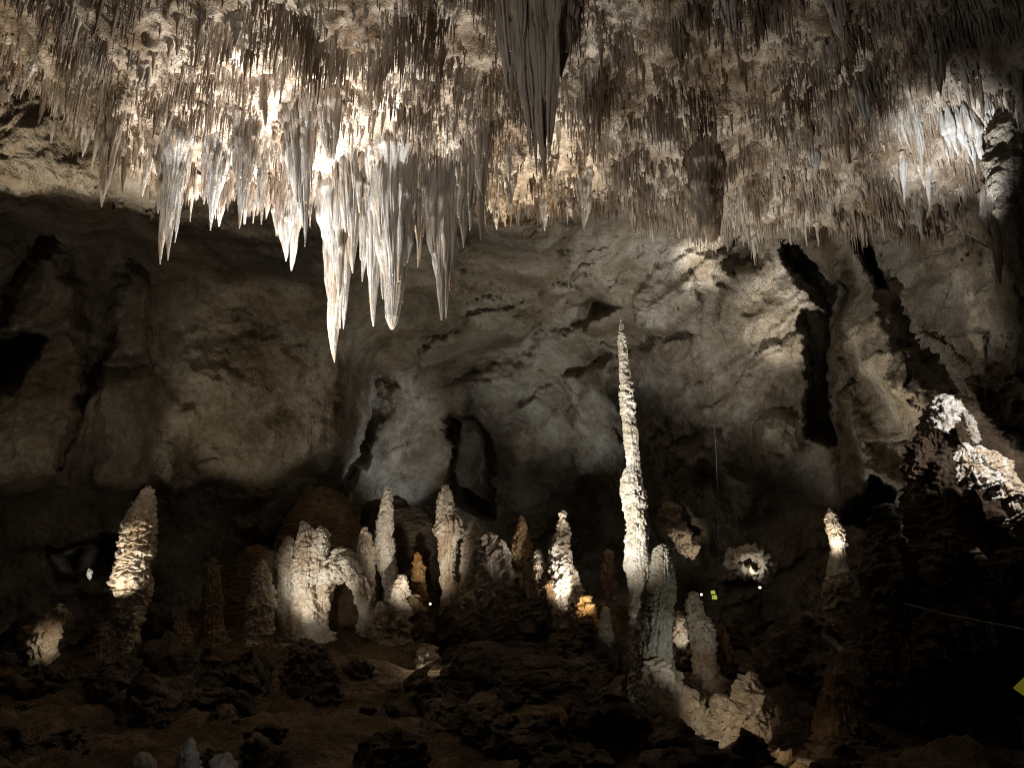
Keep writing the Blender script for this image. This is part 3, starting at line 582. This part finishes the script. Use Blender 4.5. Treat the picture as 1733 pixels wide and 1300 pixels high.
stalagmite('dim brown slender stalagmite in the dark behind the giant spire', [[(932, 1023, 1033), (960, 1019, 1038), (990, 1021, 1040), (1040, 1018, 1044)]], 27, 'miteb', **FLU)
stalagmite('giant thin spire of stacked rings, tallest stalagmite in the cave', [[(540, 1050, 1053), (555, 1047, 1055), (580, 1046, 1060), (610, 1047, 1064), (640, 1049, 1068), (670, 1050, 1072), (700, 1052, 1075), (722, 1053, 1076), (738, 1054, 1082), (752, 1057, 1080), (765, 1059, 1081), (790, 1060, 1084), (808, 1053, 1087), (825, 1050, 1089), (850, 1056, 1095), (880, 1060, 1098), (905, 1059, 1100), (930, 1054, 1103), (955, 1056, 1105), (980, 1064, 1105), (1010, 1067, 1100), (1040, 1066, 1099), (1080, 1066, 1102), (1120, 1065, 1112), (1160, 1070, 1146), (1190, 1084, 1165), (1215, 1090, 1195)]], 15, 'spire', nseg=110, low=.12, stack=.24, seg=.17, flute=.05, fine=.025, pop=.02, ps=.08)
stalagmite('stout blunt greenish column joined to the side of the giant spire', [[(924, 1114, 1128), (935, 1106, 1136), (955, 1103, 1139), (975, 1102, 1141), (1000, 1098, 1142), (1030, 1095, 1137), (1060, 1090, 1134), (1100, 1082, 1131), (1150, 1080, 1140)]], 14.7, 'column', low=.08, flute=.16, fk=4, fine=.02, pop=.045, ps=.07, stack=.05)
stalagmite('long pale crusty slope running down from the giant spire', [[(1120, 1098, 1122), (1140, 1092, 1132), (1165, 1096, 1146), (1188, 1114, 1164), (1208, 1138, 1184), (1226, 1164, 1204), (1242, 1186, 1222)]], 14.2, 'mite', name='flowstone_slope', cat='flowstone', group=None, flat=.7, **POP)
stalagmite('brilliant white rounded stump close behind the giant spire', [[(1037, 1141, 1151), (1050, 1133, 1160), (1080, 1131, 1161), (1108, 1134, 1158)]], 19, 'mite', **POP)
stalagmite('crusty leaning cone with wide pale foot past the giant spire', [[(1003, 1168, 1176), (1020, 1164, 1182), (1050, 1165, 1194), (1080, 1170, 1204), (1110, 1176, 1212), (1140, 1178, 1221), (1172, 1176, 1234)]], 16, 'mite', low=.3, pop=.08, ps=.12, fine=.05, stack=.12, seg=.3)
stalagmite('dim grey hump behind the crusty leaning cone', [[(1058, 1216, 1226), (1075, 1206, 1232), (1110, 1205, 1238)]], 17.5, 'miteb', **FLU)
stalagmite('coral-covered mound with orange slope in front of the dark hall', [[(1143, 1271, 1280), (1160, 1256, 1289), (1185, 1240, 1298), (1215, 1226, 1312), (1245, 1220, 1330)], [(1178, 1212, 1226), (1195, 1204, 1236), (1225, 1210, 1250)]], 14, 'mite', name='coral_mound', low=.3, pop=.10, ps=.12, fine=.05)
stalagmite('banded lit column of stacked bulges in the distant hall', [[(862, 1400, 1408), (872, 1397, 1413), (885, 1398, 1420), (897, 1400, 1426), (910, 1402, 1432), (930, 1406, 1430), (948, 1402, 1434), (990, 1396, 1440)]], 20.5, 'mite', low=.12, stack=.35, seg=.5, flute=.1)
stalagmite('dim tan cone stalagmite standing alone in the dark corner', [[(1130, 1416, 1426), (1150, 1405, 1436), (1190, 1396, 1451), (1230, 1391, 1456), (1270, 1386, 1464)]], 12, 'miteb', **FLU)
stalagmite('small orange dome stalagmite at the lower edge of the view', [[(1262, 1252, 1266), (1275, 1246, 1276), (1300, 1241, 1286), (1330, 1236, 1295)]], 11, 'miteo', low=.12, fine=.02, flute=.06)
stalagmite('long low crust of pale coral lying by the orange dome', [[(1286, 1330, 1350), (1290, 1285, 1395), (1300, 1275, 1405), (1325, 1270, 1410)]], 11.2, 'mite', name='coral_crust', cat='coral crust', group=None, low=.3, pop=.06, ps=.1, fine=.05)
stalagmite('large smooth brown dome behind the twin-topped block', [[(828, 532, 556), (845, 508, 582), (880, 485, 606), (930, 468, 624), (1000, 455, 640)]], 30, 'miteb', name='rock_dome', cat='rock dome', group='rock domes behind the stalagmites', low=.12, fine=.06, flute=.06)
stalagmite('dark smooth dome filling the gap under the grey passage', [[(848, 650, 690), (865, 615, 715), (900, 597, 742), (950, 590, 760), (1000, 588, 770)]], 32, 'mited', name='rock_dome', cat='rock dome', group='rock domes behind the stalagmites', low=.1, fine=.06)
stalagmite('low brown dome behind the white ringed stalagmite', [[(936, 405, 465), (955, 385, 492), (1000, 372, 510), (1060, 360, 525)]], 28.5, 'miteb', name='rock_dome', cat='rock dome', group='rock domes behind the stalagmites', low=.12, fine=.06)
DK = dict(low=.3, pop=.13, ps=.2, fine=.08)
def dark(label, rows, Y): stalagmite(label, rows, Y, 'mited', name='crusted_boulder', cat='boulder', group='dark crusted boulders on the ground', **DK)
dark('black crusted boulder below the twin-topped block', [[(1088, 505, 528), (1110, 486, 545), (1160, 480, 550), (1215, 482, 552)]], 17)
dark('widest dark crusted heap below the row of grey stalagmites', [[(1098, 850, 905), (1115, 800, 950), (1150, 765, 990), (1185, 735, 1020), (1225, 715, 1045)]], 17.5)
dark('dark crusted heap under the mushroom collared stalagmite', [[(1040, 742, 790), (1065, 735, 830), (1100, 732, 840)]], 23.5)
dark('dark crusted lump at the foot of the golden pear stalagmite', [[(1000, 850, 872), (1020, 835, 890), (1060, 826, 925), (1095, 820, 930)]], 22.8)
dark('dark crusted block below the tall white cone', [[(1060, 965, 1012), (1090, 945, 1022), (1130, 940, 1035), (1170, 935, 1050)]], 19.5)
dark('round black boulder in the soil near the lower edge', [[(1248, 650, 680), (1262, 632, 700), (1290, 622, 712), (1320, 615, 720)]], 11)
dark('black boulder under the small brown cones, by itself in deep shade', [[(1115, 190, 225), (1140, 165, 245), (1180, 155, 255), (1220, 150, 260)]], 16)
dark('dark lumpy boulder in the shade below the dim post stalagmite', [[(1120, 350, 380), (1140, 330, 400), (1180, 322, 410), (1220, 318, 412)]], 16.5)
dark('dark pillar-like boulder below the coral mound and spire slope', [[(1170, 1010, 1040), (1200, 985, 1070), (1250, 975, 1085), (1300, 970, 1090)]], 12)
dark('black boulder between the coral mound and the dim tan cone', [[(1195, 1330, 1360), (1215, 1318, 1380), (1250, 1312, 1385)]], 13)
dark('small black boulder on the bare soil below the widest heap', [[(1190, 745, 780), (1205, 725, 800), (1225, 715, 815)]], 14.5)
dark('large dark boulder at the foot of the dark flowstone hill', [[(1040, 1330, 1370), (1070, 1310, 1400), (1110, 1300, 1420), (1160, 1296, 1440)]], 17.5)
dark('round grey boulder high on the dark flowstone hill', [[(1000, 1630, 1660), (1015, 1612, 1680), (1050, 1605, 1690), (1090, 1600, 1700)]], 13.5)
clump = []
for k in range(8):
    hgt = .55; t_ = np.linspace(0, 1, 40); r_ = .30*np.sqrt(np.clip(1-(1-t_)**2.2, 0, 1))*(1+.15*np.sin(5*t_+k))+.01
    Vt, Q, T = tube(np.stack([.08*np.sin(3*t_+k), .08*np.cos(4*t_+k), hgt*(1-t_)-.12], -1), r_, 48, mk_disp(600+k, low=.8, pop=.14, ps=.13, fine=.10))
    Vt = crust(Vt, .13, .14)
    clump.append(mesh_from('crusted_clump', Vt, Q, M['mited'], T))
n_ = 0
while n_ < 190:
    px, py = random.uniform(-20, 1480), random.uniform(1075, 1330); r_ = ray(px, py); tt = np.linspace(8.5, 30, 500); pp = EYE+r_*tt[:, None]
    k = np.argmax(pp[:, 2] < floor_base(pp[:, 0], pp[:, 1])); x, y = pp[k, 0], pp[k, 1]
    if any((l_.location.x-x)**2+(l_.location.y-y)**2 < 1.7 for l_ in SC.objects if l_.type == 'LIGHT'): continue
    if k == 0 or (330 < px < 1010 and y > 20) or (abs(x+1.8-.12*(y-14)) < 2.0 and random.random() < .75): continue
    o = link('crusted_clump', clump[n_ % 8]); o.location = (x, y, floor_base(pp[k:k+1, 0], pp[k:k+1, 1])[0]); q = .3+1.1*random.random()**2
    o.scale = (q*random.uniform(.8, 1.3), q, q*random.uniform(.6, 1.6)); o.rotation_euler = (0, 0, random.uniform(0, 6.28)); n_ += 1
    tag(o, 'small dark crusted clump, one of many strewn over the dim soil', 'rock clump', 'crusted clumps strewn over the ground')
for lab, rows, Y in (('small pale lit stump cut by the lower edge, nearest the corner', [(1278, 232, 246), (1290, 226, 256), (1320, 220, 262)], 9.6),
                     ('crusty stump with bluish lit foot at the lower edge', [(1252, 318, 328), (1270, 306, 330), (1310, 296, 336)], 9.6),
                     ('broad bluish white stump at the lower edge beside a crusty one', [(1277, 378, 392), (1290, 364, 396), (1320, 358, 400)], 9.6)):
    stalagmite(lab, [rows], Y, 'grey', low=.2, pop=.05, ps=.08, fine=.03)
# flowstone hill
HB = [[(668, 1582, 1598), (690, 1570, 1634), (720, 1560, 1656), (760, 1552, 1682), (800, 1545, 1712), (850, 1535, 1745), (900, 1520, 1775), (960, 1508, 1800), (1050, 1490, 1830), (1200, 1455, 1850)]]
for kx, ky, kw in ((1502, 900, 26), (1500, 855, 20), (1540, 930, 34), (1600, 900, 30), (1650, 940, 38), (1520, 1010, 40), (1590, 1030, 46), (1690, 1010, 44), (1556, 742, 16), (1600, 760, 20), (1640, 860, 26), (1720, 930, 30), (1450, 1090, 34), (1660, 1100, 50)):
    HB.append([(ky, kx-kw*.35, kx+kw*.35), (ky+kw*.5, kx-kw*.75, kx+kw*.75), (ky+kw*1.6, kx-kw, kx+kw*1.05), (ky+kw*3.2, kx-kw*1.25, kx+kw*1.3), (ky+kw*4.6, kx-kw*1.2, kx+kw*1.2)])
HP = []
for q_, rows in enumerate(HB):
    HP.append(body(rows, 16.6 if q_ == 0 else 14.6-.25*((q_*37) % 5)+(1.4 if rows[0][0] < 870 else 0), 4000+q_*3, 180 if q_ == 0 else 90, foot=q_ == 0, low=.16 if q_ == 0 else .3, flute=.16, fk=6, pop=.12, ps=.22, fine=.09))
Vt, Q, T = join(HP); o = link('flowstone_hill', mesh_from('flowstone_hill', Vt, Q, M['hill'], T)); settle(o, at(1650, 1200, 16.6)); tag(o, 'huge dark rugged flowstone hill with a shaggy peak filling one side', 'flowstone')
WF = [[(752, 1625, 1637), (768, 1620, 1648), (792, 1617, 1658), (818, 1622, 1670)], [(757, 1650, 1664), (775, 1644, 1676), (800, 1648, 1690), (825, 1655, 1700)], [(766, 1672, 1690), (785, 1668, 1704), (812, 1672, 1716), (840, 1685, 1728)],
      [(800, 1694, 1718), (825, 1690, 1730), (850, 1698, 1744), (880, 1712, 1760)], [(838, 1722, 1744), (862, 1718, 1760), (895, 1728, 1775), (930, 1745, 1790)], [(790, 1640, 1660), (806, 1634, 1676), (826, 1640, 1690)]]
stalagmite('brilliant white terraced flowstone with orange fringe on the dark hill', WF, 14.2, 'calcite', name='white_flowstone', cat='flowstone', group=None, foot=False, low=.35, flute=.2, fk=5, stack=.30, seg=.16, pop=.07, ps=.12, fine=.05)
stalagmite('white patchy crust on the shaggy peak of the dark hill', [[(672, 1585, 1605), (690, 1578, 1618), (710, 1582, 1612), (728, 1586, 1600)]], 14.9, 'calcite', name='white_crust', cat='flowstone', group=None, foot=False, low=.5, pop=.12, ps=.14, fine=.06, stack=.2, seg=.25)
stalagmite('narrow white ridge running down the far edge of the dark hill', [[(678, 1612, 1622), (695, 1622, 1634), (715, 1634, 1648), (738, 1642, 1654), (752, 1647, 1652)]], 15.2, 'calcite', name='white_ridge', cat='flowstone', group=None, foot=False, low=.4, pop=.08, ps=.1, fine=.04)
stalagmite('crusted rock spur with a lit drip end behind the stout column', [[(860, 1118, 1150), (885, 1128, 1152), (905, 1140, 1162), (925, 1150, 1176), (935, 1154, 1180), (946, 1158, 1168)]], 29.5, 'mite', name='rock_spur', cat='rock', group=None, foot=False, **POP)
# glowing grotto ring
th = np.linspace(0, 2*np.pi, 90); a = np.stack([*at(1270+34*np.cos(th), 956+17*np.sin(th)+6*np.cos(th), np.full(90, 26.2)).T, (5+4*np.abs(np.sin(th*1.5)))*metres(26)*1.2], -1)
Vt, Q, T = tube(a[:, :3], a[:, 3], 40, mk_disp(777, low=.8, pop=.14, ps=.2, fine=.10)); o = link('grotto_rim', mesh_from('grotto_rim', Vt, Q, M['mite'], T)); settle(o, a[22, :3]); tag(o, 'ragged glowing ring of pale rock round a small grotto', 'grotto')
stalagmite('small added white shard standing for lit wall seen through a dark hole', [[(962, 149, 151), (970, 147, 156), (978, 149, 155), (982, 150, 153)]], 24, 'calcite', name='lit_wall_stand_in', cat='rock', group=None, foot=False, low=.2, fine=.01)  # white shard added in place of the lit wall beyond the gap
# ------------------------------------------------------------------ lamps, trail furniture, cable
import bmesh
BLK = plain('black_metal', (.02, .02, .022), .45, .6); STEEL = plain('steel', (.20, .20, .19), .45, .8)
LENS = plain('lit_lens', (.9, .9, .85), .3, 0, (1, .96, .88), 3.5)
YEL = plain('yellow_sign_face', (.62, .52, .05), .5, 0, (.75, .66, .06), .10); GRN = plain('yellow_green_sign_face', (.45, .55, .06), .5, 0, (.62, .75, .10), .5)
NAVY = plain('navy_post', (.010, .011, .022), .6)
def bm_obj(name, fn, mat, parent=None):
    bm = bmesh.new(); fn(bm); me = bpy.data.meshes.new(name); bm.to_mesh(me); bm.free(); me.materials.append(mat); return link(name, me, parent)
def box(bm, c, s, rot=None, bev=.004):
    r = bmesh.ops.create_cube(bm, size=1); vs_ = r['verts']
    for v in vs_: v.co = Vector((v.co.x*s[0], v.co.y*s[1], v.co.z*s[2]))
    if bev: bmesh.ops.bevel(bm, geom=list({e for v in vs_ for e in v.link_edges}), offset=bev, segments=2, affect='EDGES')
def shift(o, c): o.location = c; return o
from mathutils import Matrix
def cyl(bm, r, L, seg=24, M_=None): bmesh.ops.create_cone(bm, cap_ends=True, segments=seg, radius1=r, radius2=r, depth=L, matrix=M_ or Matrix())
def floodlight(px, py, Y, aim, label, watts=60):
    p = at(px, py, Y); t = empty('floodlight', p); tag(t, label, 'floodlight', 'floodlights on the ground')
    d = (Vector(tuple(aim))-Vector(tuple(p))).normalized(); q = d.to_track_quat('Z', 'Y').to_matrix().to_4x4()
    bm_obj('housing', lambda b: cyl(b, .045, .14, 28, q @ Matrix.Translation((0, 0, -.075))), BLK, t)
    bm_obj('lens', lambda b: cyl(b, .036, .012, 28, q @ Matrix.Translation((0, 0, .004))), LENS, t)
    bm_obj('stake', lambda b: cyl(b, .012, .5, 10, Matrix.Translation((0, 0, -.32))), BLK, t)
    return t
floodlight(728, 1023, 25, at(735, 980, 23), 'tiny bright floodlight below the mushroom collared stalagmite')
floodlight(1286, 995, 22.6, at(1280, 960, 20), 'small bright floodlight below the glowing grotto ring')
floodlight(1187, 1007, 26, at(1180, 1000, 20), 'small bright floodlight beside the yellow green trail sign')
stalagmite('small white rock glaring next to a lamp on the bare soil', [[(1092, 714, 728), (1098, 710, 732), (1106, 708, 734)]], 21.5, 'mite', name='white_rock', cat='rock', group=None, **POP)
spot('lamp_white_rock', at(745, 1070, 21.0), at(715, 1105, 20.3), 45, 150, .8, WARM, .05)
spot('lamp_grotto', at(1280, 966, 25.6), at(1268, 950, 26.4), 9, 120, .6, NEUT, .05)
spot('lamp_shard', at(160, 985, 22.8), at(151, 972, 24), 90, 14, .5, NEUT, .05)
spot('lamp_spur', at(1180, 985, 27.5), at(1160, 925, 29.5), 110, 40, .6, WARM, .05)
spot('lamp_white_stump', at(1190, 1085, 17.8), at(1146, 1070, 19), 40, 40, .6, NEUT, .05)
spot('lamp_banded_column', at(1365, 985, 18.6), at(1415, 930, 20.5), 6, 40, 1, NEUT, .05)
spot('lamp_mound', at(1180, 1260, 12.4), at(1250, 1190, 14), 40, 70, .7, WARM, .08)
spot('lamp_crust', at(1330, 1262, 10.6), at(1320, 1290, 11.2), 6, 120, .7, GOLD, .05)
spot('lamp_coral_knob', at(120, 1100, 18.8), at(75, 1085, 20), 55, 40, 1, WARM, .05)
spot('lamp_bottom_stumps', at(400, 1290, 8.6), at(350, 1290, 9.6), 3.5, 100, .6, (.7, .85, 1), .05)
# lectern sign at the edge of the view
s0 = at(1747, 1170, 4.2); t = empty('lectern_sign', (s0[0]+.06, s0[1]+.05, 1.35)); tag(t, 'tilted yellow information sign in a black frame on a navy pedestal', 'sign')
RM = Matrix.Translation((0, 0, s0[2]-1.35)) @ Matrix.Rotation(math.radians(-38), 4, 'Y') @ Matrix.Rotation(math.radians(50), 4, 'X')
def tilt(o): o.matrix_local = RM; return o
tilt(bm_obj('sign_frame', lambda b: box(b, 0, (.34, .24, .02)), BLK, t))
def fc(b):
    box(b, 0, (.20, .15, .006), bev=.001); bmesh.ops.translate(b, verts=b.verts, vec=(.02, 0, .0135))
tilt(bm_obj('sign_face', fc, YEL, t))
for sx in (-.15, .15):
    for sy in (-.1, .1):
        tilt(bm_obj('bolt', lambda b: cyl(b, .006, .006, 12, Matrix.Translation((sx, sy, .013))), STEEL, t))
bm_obj('pedestal', lambda b: (box(b, 0, (.20, .14, s0[2]-1.42), bev=.02), bmesh.ops.translate(b, verts=b.verts, vec=(.03, .03, (s0[2]-1.42)/2))), NAVY, t)
# far trail sign with two glowing panels
p = at(1209, 1030, 26.5); t = empty('trail_sign', p); tag(t, 'far yellow green trail sign of two small glowing panels', 'sign')
def pn(b, z, wd, h, x):
    box(b, 0, (wd, .02, h), bev=.003); bmesh.ops.translate(b, verts=b.verts, vec=(x, 0, z))
bm_obj('upper_panel', lambda b: pn(b, .52, .15, .12, -.01), GRN, t); bm_obj('lower_panel', lambda b: pn(b, .36, .17, .14, .03), GRN, t)
bm_obj('post', lambda b: pn(b, .05, .04, .9, -.02), BLK, t)
def railing(pts, label, h=.9):
    P_ = np.array([at(*q) for q in pts]); t = empty('railing', P_[0]); tag(t, label, 'railing')
    n = len(P_); v, q, tr = tube(dens(P_, 30)-P_[0], np.full(30, .009), 8); link('handrail', mesh_from('handrail', v, q, STEEL, tr), t)
    for p_ in P_:
        pp = np.array([p_-P_[0], p_-P_[0]-np.array([0, 0, h])]); v, q, tr = tube(dens(pp, 4), np.full(4, .012), 8); link('post', mesh_from('post', v, q, BLK, tr), t)
railing([(1160, 1024, 26), (1220, 1022, 26), (1285, 1020, 26), (1345, 1022, 26)], 'thin steel trail railing below the glowing grotto ring')
railing([(1530, 1022, 11.5), (1600, 1040, 11), (1670, 1054, 10.5), (1745, 1068, 10)], 'thin steel trail railing crossing the dark flowstone hill')
c0, c1 = at(1203, 640, 24.4), at(1216, 926, 24.2); tt_ = np.linspace(0, 1, 40)[:, None]; cp = c0+(c1-c0)*tt_; cp[:, 0] += .06*np.sin(tt_[:, 0]*3.1)
v, q, tr = tube(cp, np.full(40, .011), 8); o = link('cable', mesh_from('cable', v, q, STEEL, tr)); settle(o, c0); tag(o, 'thin pale cable hanging straight down the dark wall', 'cable')
